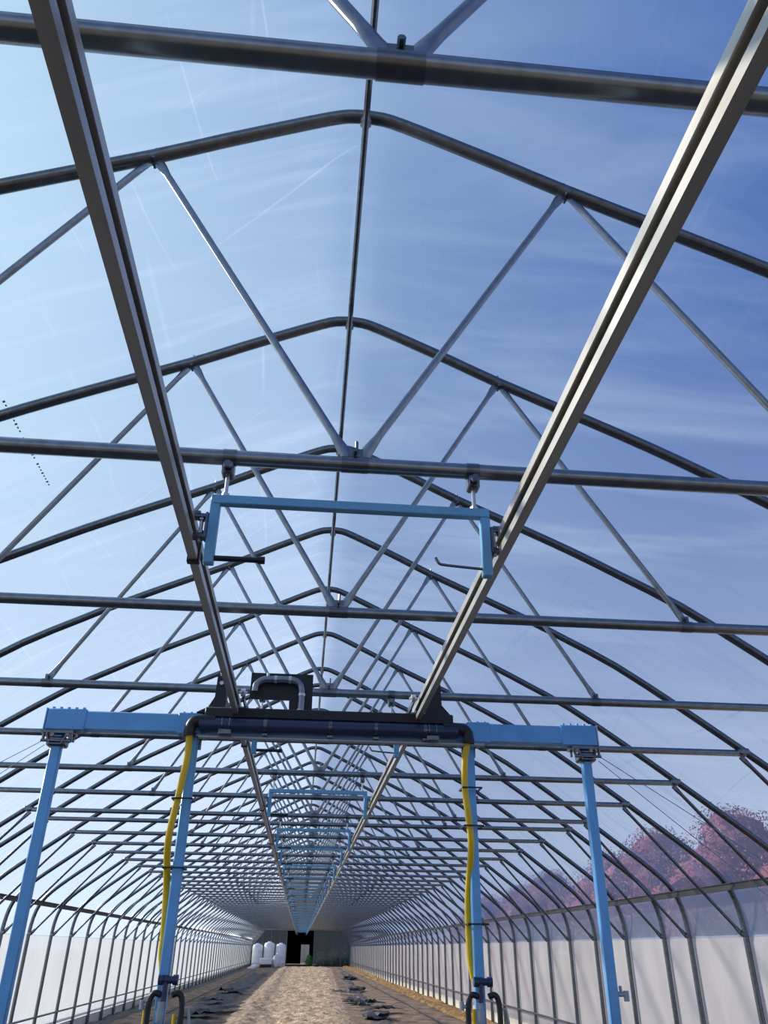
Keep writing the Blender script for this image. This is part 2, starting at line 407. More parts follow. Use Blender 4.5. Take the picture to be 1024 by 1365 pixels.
for i, (x, y, w_, l_, a_) in enumerate(((2.35, 24.6, .9, .22, .2), (1.75, 25.8, .5, .2, -.5), (2.2, 27.2, .8, .18, .1), (1.7, 33.5, .5, .5, .6), (-2.35, 22.6, .9, .35, .5), (-1.95, 24.4, .5, .9, -.4), (-2.6, 28.0, .9, .3, .3), (-2.4, 34.0, .8, .5, -.6))):
    bm = B(); rows = []
    for j in range(9):
        rw = []
        for q in range(9):
            u, v = q / 8 - .5, j / 8 - .5
            e_ = 1 - .5 * abs(noise.noise(Vector((u * 3, v * 3, i * 4.0))))
            rw.append(bm.verts.new((u * w_ * e_, v * l_ * 2.2 * e_, .03 + abs(noise.noise(Vector((u * 5, v * 5, i * 9.0)))) * .18 * (1 - 3 * u * u))))
        rows.append(rw)
    for p, q in zip(rows[:-1], rows[1:]):
        for k in range(8): bm.faces.new((p[k], p[k + 1], q[k + 1], q[k]))
    o = mk('fabric_scrap', bm, M_fabric); o.location = (x, y, 0.06); o.rotation_euler = (0, 0, a_)
    tag(o, ['long dark torn scrap beside the nearest fabric heap right of the path', 'small dark scrap at the right edge of the path, second one up', 'long dark torn scrap further up right of the path', 'farthest dark torn scrap at the right edge of the path',
            'nearest dark crumpled scrap left of the path', 'dark crumpled scrap touching the left edge of the path', 'dark crumpled scrap halfway between path and left wall', 'farthest dark crumpled scrap left of the path'][i], 'fabric', 'torn fabric scraps')

# ------------------------------------------------------------------ purlins, wall pipes, eave channels
for sgn, side in ((-1, 'left'), (1, 'right')):
    L = YEND - TY[0]; yc = (YEND + TY[0]) / 2
    x0 = CX + sgn * 4.395
    e = empty('eave_purlin', (x0, TY[0], Z(0.60)), 'long dark eave rail where the ' + side + ' roof film meets the side wall', 'rail')
    bm = B(); tube(bm, [(0, 0, 0), (0, L, 0)], 0.024, 8); mk('pipe', bm, M_galv, e)
    bm = B(); box(bm, (-sgn * 0.032, L / 2, 0.0), (0.010, L, 0.070)); box(bm, (-sgn * 0.040, L / 2, 0.031), (0.02, L, 0.008)); box(bm, (-sgn * 0.040, L / 2, -0.031), (0.02, L, 0.008))
    mk('film_lock_channel', bm, M_seal, e, False)
    bm = B(); tube(bm, [(CX + sgn * 4.51, TY[0], Z(-1.07)), (CX + sgn * 4.51, YEND, Z(-1.07))], 0.017, 6)
    tag(mk('wall_pipe', bm, M_galv), 'thin steel pipe running low along the ' + side + ' wall posts', 'pipe')
    bm = B(); tube(bm, [(CX + sgn * 4.66, TY[0], Z(-1.22)), (CX + sgn * 4.66, YEND, Z(-1.22))], 0.02, 6)
    tag(mk('roll_up_tube', bm, M_pvc), 'curtain roll tube outside the foot of the ' + side + ' wall film', 'tube')
bm = B(); tube(bm, [(CX, TY[0], Z(3.232)), (CX, YEND, Z(3.232))], 0.0155, 8)
tag(mk('ridge_purlin', bm, M_galv), 'thin steel ridge pipe running the length of the roof under the peaks', 'pipe')

# ------------------------------------------------------------------ trusses
ORD = ['', 'nearest', 'second nearest', 'third nearest', 'fourth nearest', 'fifth nearest', 'sixth nearest', 'seventh nearest', 'eighth nearest', 'ninth nearest']


def truss_label(i):
    d = {0: 'arched steel truss standing just behind the viewpoint',
         1: 'arched steel truss whose thick chord crosses the very top of the picture',
         2: 'arched steel truss with the topmost visible peak, nearest blue hanger frame on its chord',
         3: 'arched steel truss between the nearest blue hanger frame and the boom trolley',
         4: 'arched steel truss whose chord passes just behind the black trolley plates',
         5: 'arched steel truss second beyond the blue boom beam, counted by its chord',
         6: 'arched steel truss third beyond the blue boom beam, counted by its chord',
         7: 'arched steel truss fourth beyond the blue boom beam, counted by its chord',
         8: 'arched steel truss forming the near one of the closely spaced pair',
         9: 'arched steel truss forming the far one of the closely spaced pair',
         10: 'arched steel truss first behind the closely spaced pair',
         11: 'arched steel truss second behind the closely spaced pair',
         12: 'arched steel truss third behind the closely spaced pair',
         13: 'arched steel truss fourth behind the closely spaced pair'}
    if i == len(TY) - 1: return 'last arched steel truss, framing the far end wall and its doorway'
    if i == len(TY) - 2: return 'last but one arched steel truss just before the far end wall'
    return d.get(i, 'arched steel truss in the dense far run well behind the closely spaced pair')


def spade(bm, a, b, r, seg=8):
    """tube with flattened widened ends, like the web struts"""
    a = Vector(a); b = Vector(b); d = (b - a); L = d.length; d.normalize()
    ts = [0, .045, .11, L - .11, L - .045, L]
    fl = [(.35, 1.45), (.35, 1.45), (1, 1), (1, 1), (.35, 1.45), (.35, 1.45)]
    return tube(bm, [a + d * t for t in ts], r, seg, flat=fl)


def build_truss(full):
    e = empty('roof_truss', (CX, 0, 0), 'x', 'truss', 'arched roof trusses')
    k = []
    seg = 10 if full else 6
    bm = B(); tube(bm, [Vector((p.x, 0, Z(p.z))) for p in PROFILE], 0.0305, seg); k.append(mk('arch', bm, M_galv, e))
    bm = B(); tube(bm, [(-3.47, 0, Z(1.421)), (3.47, 0, Z(1.421))], 0.0265, seg); k.append(mk('chord', bm, M_chord, e))
    for s in (-1, 1):
        bm = B(); spade(bm, (s * 0.022, 0, Z(1.447)), (s * 0.867, 0, Z(2.875)), 0.0145, seg); k.append(mk('web_strut', bm, M_strut, e))
        bm = B(); spade(bm, (s * 1.745, 0, Z(1.447)), (s * 0.893, 0, Z(2.865)), 0.0145, seg); k.append(mk('web_strut', bm, M_strut, e))
        bm = B(); spade(bm, (s * 3.40, 0, Z(1.395)), (s * 4.505, 0, Z(0.165)), 0.0165, seg); k.append(mk('knee_brace', bm, M_galv, e))
    if full:
        bm = B()
        tube(bm, [(-0.045, 0, Z(1.421)), (0.045, 0, Z(1.421))], 0.0285, 10)
        box(bm, (0, 0, Z(1.462)), (0.05, 0.012, 0.04)); tube(bm, [(0, -0.03, Z(1.465)), (0, 0.03, Z(1.465))], 0.008, 6); tube(bm, [(0.004, 0, Z(1.46)), (0.004, 0, Z(1.515))], 0.006, 6)
        k.append(mk('node_clamp', bm, M_galv, e))
        for s in (-1, 1):
            bm = B(); t = Vector((0.87, 0, -0.49 * s)) if s > 0 else Vector((0.87, 0, 0.49))
            c = Vector((s * 0.88, 0, Z(2.892)))
            tube(bm, [c - t * 0.03, c + t * 0.03], 0.031, 10)
            box(bm, (s * 0.88, 0, Z(2.862)), (0.04, 0.010, 0.035)); tube(bm, [(s * .88, -.028, Z(2.86)), (s * .88, .028, Z(2.86))], 0.008, 6)
            tube(bm, [(s * .88, 0, Z(2.90)), (s * .88, 0, Z(2.945))], 0.006, 6)
            k.append(mk('node_clamp', bm, M_galv, e))
            bm = B(); c = Vector((s * 1.745, 0, Z(1.421)))
            tube(bm, [c - Vector((.03, 0, 0)), c + Vector((.03, 0, 0))], 0.0285, 10)
            box(bm, (s * 1.745, 0, Z(1.457)), (0.04, 0.010, 0.04)); tube(bm, [(s * 1.745, -.028, Z(1.46)), (s * 1.745, .028, Z(1.46))], 0.008, 6)
            k.append(mk('node_clamp', bm, M_galv, e))
            bm = B(); box(bm, (s * 3.43, 0, Z(1.43)), (0.10, 0.066, 0.055), bev=.012); box(bm, (s * 3.42, 0, Z(1.385)), (0.03, 0.012, 0.05))
            k.append(mk('chord_end_bracket', bm, M_galv, e))
            bm = B(); box(bm, (s * 4.525, 0, Z(0.165)), (0.07, 0.064, 0.05), bev=.012); k.append(mk('post_clamp', bm, M_galv, e))
        bm = B(); box(bm, (0, 0, Z(3.262)), (0.05, 0.05, 0.07), bev=.012); k.append(mk('ridge_clamp', bm, M_galv, e))
    kids[e.name] = k
    return e


t_full = build_truss(True); t_far = build_truss(False)
for i, y in enumerate(TY):
    src = t_full if i < 26 else t_far
    first = (i == 0 or i == 26)
    lab = truss_label(i)
    if first: src.location = (CX, y, 0); src['label'] = lab; o = src
    else: o = copy_thing(src, (CX, y, 0), lab)
    if i > 13: o['group'] = 'arched roof trusses of the far run'

# ------------------------------------------------------------------ overhead rails (C section, slot towards the middle)
RX = {-1: -0.416, 1: 0.584}; RZ = Z(1.150)
RL0, RL1 = -0.4, YEND - 0.5
for s in (-1, 1):
    w, h, tk, lip = 0.028, 0.092, 0.003, 0.028
    xi = -s * w / 2; xo = s * w / 2            # xi faces the middle of the house
    tkx = tk * s
    prof = [(xi, h / 2), (xo, h / 2), (xo, -h / 2), (xi, -h / 2), (xi, -h / 2 + lip), (xi + tkx, -h / 2 + lip), (xi + tkx, -h / 2 + tk),
            (xo - tkx, -h / 2 + tk), (xo - tkx, h / 2 - tk), (xi + tkx, h / 2 - tk), (xi + tkx, h / 2 - lip), (xi, h / 2 - lip)]
    bm = B(); strip(bm, prof, 0, RL1 - RL0)
    bmesh.ops.recalc_face_normals(bm, faces=bm.faces)
    o = mk('overhead_rail', bm, M_rail, smooth=False); o.location = (RX[s], RL0, RZ)
    tag(o, 'dark left-hand overhead channel rail for the watering boom' if s < 0 else 'sun-glinting right-hand overhead channel rail for the watering boom', 'rail', 'overhead boom rails')

# ------------------------------------------------------------------ blue hanger frames
FX = {-1: -0.345, 1: 0.530}; FT = Z(1.256); FB = Z(1.045)


def build_hanger():
    e = empty('rail_hanger', (0, 0, 0), 'x', 'hanger'); k = []
    cxm = (FX[-1] + FX[1]) / 2; wd = FX[1] - FX[-1]
    bm = B()
    box(bm, (cxm, 0, FT), (wd + 0.03, 0.03, 0.032), bev=.003)
    for s in (-1, 1): box(bm, (FX[s], 0, (FT + FB) / 2 - .016), (0.032, 0.030, FT - FB - .001), bev=.003)
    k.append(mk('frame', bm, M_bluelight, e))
    for s, x in ((-1, -0.318), (1, 0.498)):
        bm = B(); tube(bm, [(x, 0, FT + .012), (x, 0, Z(1.385))], 0.007, 8); tube(bm, [(x, 0, FT + .016), (x, 0, FT + .026)], 0.013, 6); k.append(mk('hanging_rod', bm, M_bolt, e))
        bm = B(); tube(bm, [(x - .022, 0, Z(1.421)), (x + .022, 0, Z(1.421))], 0.029, 10)
        box(bm, (x, 0, Z(1.372)), (0.04, 0.05, 0.05), bev=.006); tube(bm, [(x, -.04, Z(1.372)), (x, .04, Z(1.372))], 0.009, 6)
        tube(bm, [(x, -.032, Z(1.372)), (x, -.046, Z(1.372))], 0.014, 6)
        k.append(mk('pipe_clamp', bm, M_galv, e))
        xr = RX[s]; xf = FX[s]; gap = abs(xr - xf) - .016 - .014
        xm = (xr - s * .014 + xf + s * .016) / 2
        bm = B()
        box(bm, (xm, 0, Z(1.193)), (gap, 0.03, 0.012)); box(bm, (xm, 0, Z(1.122)), (gap, 0.03, 0.012))
        box(bm, (xr, 0, Z(1.2015)), (.06, 0.035, 0.010)); box(bm, (xf + s * .020, 0, Z(1.158)), (.008, 0.035, 0.09))
        k.append(mk('rail_bracket', bm, M_galv, e))
        bm = B(); tube(bm, [(xm, 0, Z(1.105)), (xm, 0, Z(1.20))], 0.006, 6)
        for z in (1.133, 1.180): tube(bm, [(xm, 0, Z(z)), (xm, 0, Z(z + .010))], 0.012, 6)
        k.append(mk('bolt', bm, M_bolt, e))
    bm = B(); tube(bm, [(FX[-1] + .01, 0, FB + .006), (FX[-1] + .17, 0, FB + .006)], 0.009, 8); tube(bm, [(FX[-1] + .15, 0, FB + .006), (FX[-1] + .172, 0, FB + .006)], 0.012, 8)
    k.append(mk('end_stop_bar', bm, M_black, e))
    bm = B(); tube(bm, bez([(FX[1] - .01, 0, FB + .012), (FX[1] - .13, 0, FB + .020), (FX[1] - .155, 0, FB + .026), (FX[1] - .165, 0, FB + .045)], 3), 0.005, 6)
    k.append(mk('hooked_rod', bm, M_galv, e))
    bm = B(); xr = RX[-1]
    for q in (-1, 1):
        box(bm, (xr + q * .017, .142, RZ), (.005, .025, .105)); box(bm, (xr, .142, RZ + q * .0495), (.036, .025, .006))
    k.append(mk('rail_band', bm, M_black, e, False))
    kids[e.name] = k
    return e


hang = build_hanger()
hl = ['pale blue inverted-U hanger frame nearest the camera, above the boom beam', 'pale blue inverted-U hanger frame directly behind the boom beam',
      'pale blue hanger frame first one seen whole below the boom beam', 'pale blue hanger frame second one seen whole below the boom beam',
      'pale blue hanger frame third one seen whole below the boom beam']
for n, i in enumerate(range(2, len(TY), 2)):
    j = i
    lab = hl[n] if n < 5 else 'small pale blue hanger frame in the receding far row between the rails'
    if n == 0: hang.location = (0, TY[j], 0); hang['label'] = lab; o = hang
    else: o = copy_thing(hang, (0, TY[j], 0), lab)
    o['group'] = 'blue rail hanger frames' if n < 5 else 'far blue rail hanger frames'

# ------------------------------------------------------------------ travelling boom carriage
GY = 4.40
g = empty('boom_carriage', (CX, GY, 0.9), 'blue travelling watering boom carriage with yellow hoses hung under the two rails', 'boom carriage')


def gp(name, bm, mat, smooth=True, parent=None):
    for v in bm.verts: v.co -= Vector((CX, GY, 0.9))
    return mk(name, bm, mat, parent or g, smooth)


roll = 0.0
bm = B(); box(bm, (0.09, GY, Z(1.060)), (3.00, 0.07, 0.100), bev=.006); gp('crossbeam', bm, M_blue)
for s, x in ((-1, -1.315), (1, 1.505)):
    bm = B(); box(bm, (x, GY, Z(1.060)), (0.21, 0.082, 0.114), bev=.006)
    for q in range(5): tube(bm, [(x - .08 + q * .04, GY - .02, Z(1.115)), (x - .08 + q * .04, GY - .02, Z(1.128))], 0.009, 6)
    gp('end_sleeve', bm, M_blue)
    bm = B(); xe = x + s * .107
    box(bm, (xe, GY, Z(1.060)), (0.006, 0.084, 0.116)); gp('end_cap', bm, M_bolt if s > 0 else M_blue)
for s, x in ((-1, -0.66), (1, 0.93)):
    bm = B(); box(bm, (x, GY, Z(1.060)), (0.13, 0.08, 0.112), bev=.004)
    for q in range(3): tube(bm, [(x - .04 + q * .04, GY - .02, Z(1.112)), (x - .04 + q * .04, GY - .02, Z(1.124))], 0.007, 6)
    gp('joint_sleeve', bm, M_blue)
# posts, outer pair and inner pair
for x, w in ((-1.345, .056), (-0.632, .050), (0.880, .048), (1.540, .052)):
    outer = abs(x - CX) > 1.2
    bm = B(); top = 0.985 if outer else 1.03
    box(bm, (x, GY, (Z(top) + Z(-.62)) / 2), (w, 0.044, Z(top) - Z(-.62)), bev=.006)
    for z in (-.4, 0.1, 0.6): tube(bm, [(x, GY - .02, Z(z)), (x, GY - .024, Z(z))], 0.006, 6)
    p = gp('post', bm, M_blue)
    bm = B()
    if outer:
        box(bm, (x, GY, Z(0.992)), (0.17, 0.10, 0.014)); box(bm, (x, GY, Z(0.945)), (0.10, 0.075, 0.05), bev=.008)
        for dx in (-.068, .068):
            for dy in (-.036, .036): tube(bm, [(x + dx, GY + dy, Z(.955)), (x + dx, GY + dy, Z(1.005))], 0.008, 6)
        tube(bm, [(x - .075, GY - .045, Z(.945)), (x + .075, GY - .045, Z(.945))], 0.008, 6)
        tube(bm, [(x - .05, GY - .045, Z(.975)), (x - .03, GY - .045, Z(.93)), (x + .03, GY - .045, Z(.93)), (x + .05, GY - .045, Z(.975))], 0.007, 6)
        gp('post_bracket', bm, M_galv)
    else:
        box(bm, (x, GY, Z(0.995)), (0.12, 0.10, 0.014)); box(bm, (x, GY + .03, Z(0.97)), (0.075, 0.02, 0.07))
        gp('post_bracket', bm, M_galv)
# small tap on the right outer post
bm = B(); tube(bm, [(1.56, GY, Z(-.185)), (1.62, GY, Z(-.185))], .012, 8); tube(bm, [(1.61, GY, Z(-.17)), (1.61, GY, Z(-.215))], .014, 8); tube(bm, [(1.585, GY, Z(-.185)), (1.585, GY, Z(-.15))], .008, 6)
gp('spray_tap', bm, M_pvc)
# header pipe in front of the beam
hy = GY - 0.085
bm = B(); tube(bm, [(-.60, hy, Z(1.045)), (.80, hy, Z(1.045))], 0.037, 14); gp('header_pipe', bm, M_navy)
bm = B(); box(bm, (.10, hy + .02, Z(1.112)), (1.36, 0.05, 0.056), bev=.006); gp('header_cover', bm, M_blackplate)
bm = B(); tube(bm, [(-.60, GY - .07, Z(.982)), (.95, GY - .07, Z(.982))], 0.0115, 8); gp('conduit', bm, M_pvc)
for s, x, xh in ((-1, -.60, -.650), (1, .80, .862)):
    bm = B()
    tube(bm, bez([(x + s * -.08, hy, Z(1.06)), (x - s * .0, hy, Z(1.062)), (xh - s * .012, hy, Z(1.05)), (xh, hy, Z(1.005)), (xh, hy, Z(.985))], 4), [.034] * 4 + [.033] * 4 + [.030] * 9, 12)
    gp('hose_elbow', bm, M_black)
    bm = B()
    for dx in (-.02, .02): tube(bm, [(x - s * .14 + dx - .004, hy, Z(1.045)), (x - s * .14 + dx + .004, hy, Z(1.045))], .041, 12)
    box(bm, (x - s * .14, hy - .02, Z(1.0)), (.07, .05, .03), bev=.004)
    gp('pipe_clamp', bm, M_galv)
for x in (-.25, .1, .35, .62):
    bm = B(); tube(bm, [(x - .010, hy, Z(1.045)), (x + .010, hy, Z(1.045))], .0395, 12); box(bm, (x, hy + .03, Z(.998)), (.03, .08, .012)); gp('pipe_clamp', bm, M_galv)
# L-shaped black plate and steel elbow pipe
P = [(-.355, 1.362), (-.006, 1.362), (-.004, 1.12), (-.132, 1.12), (-.134, 1.212), (-.355, 1.214)]
bm = B(); f = [bm.verts.new((x, GY - .01, Z(z))) for x, z in P]; bk = [bm.verts.new((x, GY + .006, Z(z))) for x, z in P]
bm.faces.new(f); bm.faces.new(bk[::-1])
for i in range(6): bm.faces.new((f[i], bk[i], bk[(i + 1) % 6], f[(i + 1) % 6]))
bmesh.ops.recalc_face_normals(bm, faces=bm.faces)
pl = gp('backing_plate', bm, M_blackplate, False)
py = GY - .045
bm = B(); tube(bm, bez([(-.325, py, Z(1.245)), (-.320, py, Z(1.285)), (-.285, py, Z(1.312)), (-.24, py, Z(1.316)), (-.13, py, Z(1.316)), (-.085, py, Z(1.300)), (-.067, py, Z(1.255)), (-.066, py, Z(1.10))], 5), .0185, 12)
gp('supply_pipe', bm, M_strut)
bm = B()
for x in (-.215, -.135): tube(bm, [(x - .008, py, Z(1.316)), (x + .008, py, Z(1.316))], .0215, 12)
tube(bm, [(-.066, py, Z(1.225)), (-.066, py, Z(1.24))], .0215, 12)
tube(bm, [(-.066, py, Z(1.095)), (-.066, py, Z(1.112)), (-.066, py, Z(1.125)), (-.066, py, Z(1.15))], [.037, .037, .028, .022], 12)
tube(bm, [(-.26, py, Z(1.325)), (-.26, py, Z(1.352))], .008, 6)
gp('pipe_coupling', bm, M_bolt)
# trolleys: black cheek plate with flared foot, guide wheels running in the rail slot
for s in (-1, 1):
    xr = RX[s]; xo = xr + s * .095
    prof = [(xo - .045, 1.115), (xo - .045, 1.325), (xo + .040 , 1.325), (xo + .045, 1.20), (xo + .090, 1.150), (xo + .095, 1.115)] if s > 0 else \
           [(xo + .030, 1.115), (xo + .030, 1.325), (xo - .026, 1.325), (xo - .030, 1.205), (xo - .060, 1.150), (xo - .120, 1.118)]
    bm = B(); a = [bm.verts.new((x, GY - .05, Z(z))) for x, z in prof]; b = [bm.verts.new((x, GY + .05, Z(z))) for x, z in prof]
    bm.faces.new(a); bm.faces.new(b[::-1]); n = len(prof)
    for i in range(n): bm.faces.new((a[i], b[i], b[(i + 1) % n], a[(i + 1) % n]))
    bmesh.ops.recalc_face_normals(bm, faces=bm.faces)
    gp('trolley_plate', bm, M_blackplate, False)
    bm = B(); box(bm, (xr + s * .04, GY, Z(1.100)), (.17, .07, .014))
    box(bm, (xr - s * .055, GY, Z(1.13)), (.012, .07, .07)); box(bm, (xr + s * .045, GY - .03, Z(1.155)), (.014, .014, .11), Matrix.Rotation(s * .45, 3, 'Y'))
    gp('trolley_yoke', bm, M_galv)
    bm = B()
    for dy in (-.05, .05): tube(bm, [(xr - s * .010, GY + dy, RZ), (xr + s * .012, GY + dy, RZ)], .024, 14)
    tube(bm, [(xr - s * .06, GY - .05, RZ), (xr, GY - .05, RZ)], .007, 6); tube(bm, [(xr - s * .06, GY + .05, RZ), (xr, GY + .05, RZ)], .007, 6)
    gp('wheel', bm, M_pvc)
    bm = B(); tube(bm, [(xo, GY - .052, Z(1.33)), (xo, GY - .052, Z(1.372))], .012, 8); tube(bm, [(xo, GY - .052, Z(1.28)), (xo, GY - .066, Z(1.28))], .012, 6)
    gp('adjusting_bolt', bm, M_bolt)
for s in (-1, 1):
    xi_ = RX[s] - s * .045
    bm = B(); box(bm, (xi_, GY - .14, Z(1.165)), (.008, .24, .03)); box(bm, (xi_ , GY - .05, Z(1.14)), (.010, .03, .08))
    gp('guide_arm', bm, M_galv)
    bm = B(); tube(bm, [(xi_ - .012, GY - .24, Z(1.180)), (xi_ + .012, GY - .24, Z(1.180))], .020, 12); tube(bm, [(xi_ - .022, GY - .24, Z(1.180)), (xi_ + .022, GY - .24, Z(1.180))], .008, 6)
    gp('guide_roller', bm, M_white)
# yellow hoses down the inner posts
hz = GY - .065
HL = [(-.650, 1.00), (-.648, .87), (-.668, .665), (-.690, .467), (-.682, .262), (-.668, .068), (-.664, -.03), (-.645, -.125)]
HR = [(.862, 1.00), (.842, .914), (.834, .757), (.848, .606), (.858, .461), (.848, .217), (.848, -.02), (.862, -.125)]
for pts in (HL, HR):
    bm = B(); tube(bm, bez([(x, hz if z > .5 else min(GY + .045, hz + (.5 - z) * .42), Z(z)) for x, z in pts], 5), .0175, 10); gp('hose', bm, M_yellow)
for x, zs in ((-.655, (.665, .34)), (.862, (.755, .565, .11))):
    for z in zs:
        bm = B(); cx_ = (x + (-.632 if x < 0 else .880)) / 2
        strip_h = .008
        box(bm, (cx_, GY - .088, Z(z)), (.10, .006, strip_h)); box(bm, (cx_, GY + .026, Z(z)), (.10, .006, strip_h))
        for dx in (-.05, .05): box(bm, (cx_ + dx, GY - .031, Z(z)), (.006, .12, strip_h))
        gp('cable_tie', bm, M_black, False)
# valve groups at the lower end of the inner posts
for s, x in ((-1, -.600), (1, .880)):
    bm = B(); tube(bm, [(x - .045, hy, Z(-.135)), (x - .022, hy, Z(-.135)), (x - .022, hy, Z(-.135)), (x + .022, hy, Z(-.135)), (x + .022, hy, Z(-.135)), (x + .045, hy, Z(-.135))], [.022, .022, .016, .016, .022, .022], 12)
    tube(bm, [(x - .012, hy, Z(-.115)), (x - .012, hy, Z(-.22))], .014, 10)
    gp('valve_body', bm, M_navy)
    for q in (-1, 1):
        bm = B(); tube(bm, bez([(x + q * .025, hy, Z(-.195)), (x + q * .055, hy, Z(-.188)), (x + q * .073, hy, Z(-.22)), (x + q * .075, hy, Z(-.32)), (x + q * .060, hy, Z(-.42))], 4), .0135, 10)
        gp('bent_pipe', bm, M_black)
    bm = B(); tube(bm, [(x - .075, hy, Z(-.235)), (x - .105, hy, Z(-.235))], .008, 6); tube(bm, [(x - .105, hy, Z(-.215)), (x - .105, hy, Z(-.25))], .011, 8)
    tube(bm, [(x + .08, hy, Z(-.245)), (x + .105, hy, Z(-.245)), (x + .115, hy, Z(-.30)), (x + .115, hy, Z(-.40))], .007, 6)
    gp('tap', bm, M_pvc)
    bm = B(); tube(bm, [(x - .020, hy - .01, Z(-.22)), (x - .020, hy - .01, Z(-.25)), (x - .020, hy - .01, Z(-.26)), (x - .020, hy - .01, Z(-.30))], [.014, .014, .020, .016], 10)
    gp('spray_nozzle', bm, M_pvc)
    for q in ((-.09, .045) if s < 0 else (-.045,)):
        bm = B(); tube(bm, [(x + q, hy + .01, Z(-.245 if q < 0 else -.27)), (x + q, hy + .01, Z(-.50))], .0095, 8); gp('thin_yellow_hose', bm, M_yellow)
# spray boom under the posts, below the picture, with stay wires to its ends
bm = B(); tube(bm, [(CX - 4.1, GY, Z(-.60)), (CX + 4.1, GY, Z(-.60))], .024, 10); gp('spray_boom', bm, M_galv)
for s, x in ((-1, -1.40), (1, 1.60)):
    for dz in (0, .03):
        bm = B(); tube(bm, [(x, GY - .03, Z(.955 - dz)), (CX + s * (4.0 - dz * 20), GY, Z(-.585))], .0022, 5); gp('stay_wire', bm, M_bolt)

# ------------------------------------------------------------------ printed dashes on the roof film (flat print)
bm = B()
for i in range(26):
    y = 3.50 + i * 0.034
    if i in (9, 17): continue
    x = -1.690 - CX; z = zroof(x) ; nv = Vector((-0.5, 0, 0.86))
    c = Vector((CX + x, y, Z(z))) + nv * 0.030
    tdir = Vector((0.86, 0, 0.5)) * (0.004 if i % 3 else 0.007)
    vs = [bm.verts.new(c + tdir * a + Vector((0, .008 * b, 0))) for a, b in ((-1, -1), (1, -1), (1, 1), (-1, 1))]
    bm.faces.new(vs)
tag(mk('printed_marking', bm, M_print, smooth=False), 'faded dashed line of print on the left roof film', 'marking', kind='stuff')

# ------------------------------------------------------------------ far end of the house
YE = YEND + 0.3
wall = empty('wall_end', (CX, YE, 0), 'x', 'wall')
for k_ in ('label', 'category'): del wall[k_]
wall['kind'] = 'structure'
door_l, door_r, door_h = -1.25 - CX, 1.28 - CX, 2.95


def arch_h(x):
    return Z(zroof(x)) if abs(x) < 4.45 else Z(.5)


xs = [-4.5, -3.6, -2.8, -2.0, door_l, door_r, 2.1, 2.9, 3.7, 4.5]
for i, x in enumerate(xs):
    bm = B(); box(bm, (x, 0, arch_h(x) / 2), (.06, .06, arch_h(x))); mk('post', bm, M_galv, wall, False)
for z in (1.0, 1.75, 2.9):
    for a, b in ((-4.5, door_l), (door_r, 4.5)):
        if z > 2.9: continue
        bm = B(); lim = 4.5 if z < 2.1 else 3.5
        a2, b2 = max(a, -lim), min(b, lim)
        box(bm, ((a2 + b2) / 2, -.02, z), (b2 - a2, .05, .05)); mk('crossbar', bm, M_galv, wall, False)
bm = B(); box(bm, ((door_l + door_r) / 2, -.02, door_h), (door_r - door_l, .06, .08)); mk('lintel', bm, M_galv, wall, False)
for i in range(len(xs) - 1):
    a, b = xs[i], xs[i + 1]
    zb = door_h if (a == door_l) else 0.0
    n = 4; bm = B()
    bot = [bm.verts.new((a + (b - a) * k / n, .04, zb)) for k in range(n + 1)]
    top = [bm.verts.new((a + (b - a) * k / n, .04, arch_h(a + (b - a) * k / n))) for k in range(n + 1)]
    for k in range(n): bm.faces.new((bot[k], bot[k + 1], top[k + 1], top[k]))
    mk('pane', bm, M_endfilm, wall, False)

# dark shed standing beyond the open end
sh = empty('shed', (0, YE + 4, 0), 'dark shed with a bright back doorway beyond the open far end', 'shed')
bm = B(); W, D, Hs = 5.3, 9.0, 3.6
for x in (-W, W): box(bm, (x, D / 2, Hs / 2), (.12, D, Hs))
box(bm, (-W / 2 - .65, 0, Hs / 2), (W - 1.3, .12, Hs)); box(bm, (W / 2 + .80, 0, Hs / 2), (W - 1.6, .12, Hs)); box(bm, (.15, 0, Hs - .15), (2.9, .12, .3))
box(bm, ((-W + .12) / 2, D, Hs / 2), (W + .12, .12, Hs)); box(bm, ((W + 1.0) / 2, D, Hs / 2), (W - 1.0, .12, Hs)); box(bm, (.55, D, (Hs + 1.8) / 2), (.95, .12, Hs - 1.8))
mk('wall', bm, M_shed, sh, False)
bm = B(); r0 = [bm.verts.new(v) for v in ((-W - .3, -.5, Hs), (0, -.5, Hs + 1.4), (W + .3, -.5, Hs), (-W - .3, D + .5, Hs), (0, D + .5, Hs + 1.4), (W + .3, D + .5, Hs))]
bm.faces.new((r0[0], r0[1], r0[4], r0[3])); bm.faces.new((r0[1], r0[2], r0[5], r0[4])); bm.faces.new((r0[0], r0[2], r0[1])); bm.faces.new((r0[3], r0[4], r0[5])); mk('roof', bm, M_shed, sh, False)
bm = B(); box(bm, (.5, YE + 20, 1.4), (3.2, .3, 2.8))
for q in range(5): box(bm, (-.9 + q * .7, YE + 19.82, 1.4), (.05, .05, 2.8))
tag(mk('boundary_wall', bm, M_cream, smooth=False), 'small bright cream wall seen through the back doorway of the dark shed', 'wall')


def leaf_blob(bm, c, rx, ry, rz, n, size, seed):
    rnd = random.Random(seed)
    for _ in range(n):
        v = Vector((rnd.gauss(0, 1), rnd.gauss(0, 1), rnd.gauss(0, 1))).normalized()
        k = (0.82 + rnd.random() * .32) * (1 + .35 * noise.noise(v * 1.6 + Vector((seed, 0, 0))))
        p = Vector((c[0] + v.x * rx * k, c[1] + v.y * ry * k, c[2] + v.z * rz * k))
        a = Vector((rnd.gauss(0, 1), rnd.gauss(0, 1), rnd.gauss(0, 1))).normalized() * size * (.6 + rnd.random())
        b = a.cross(Vector((rnd.gauss(0, 1), rnd.gauss(0, 1), rnd.gauss(0, 1)))).normalized() * size * .5
        bm.faces.new([bm.verts.new(p + q) for q in (-a, b, a, -b)])


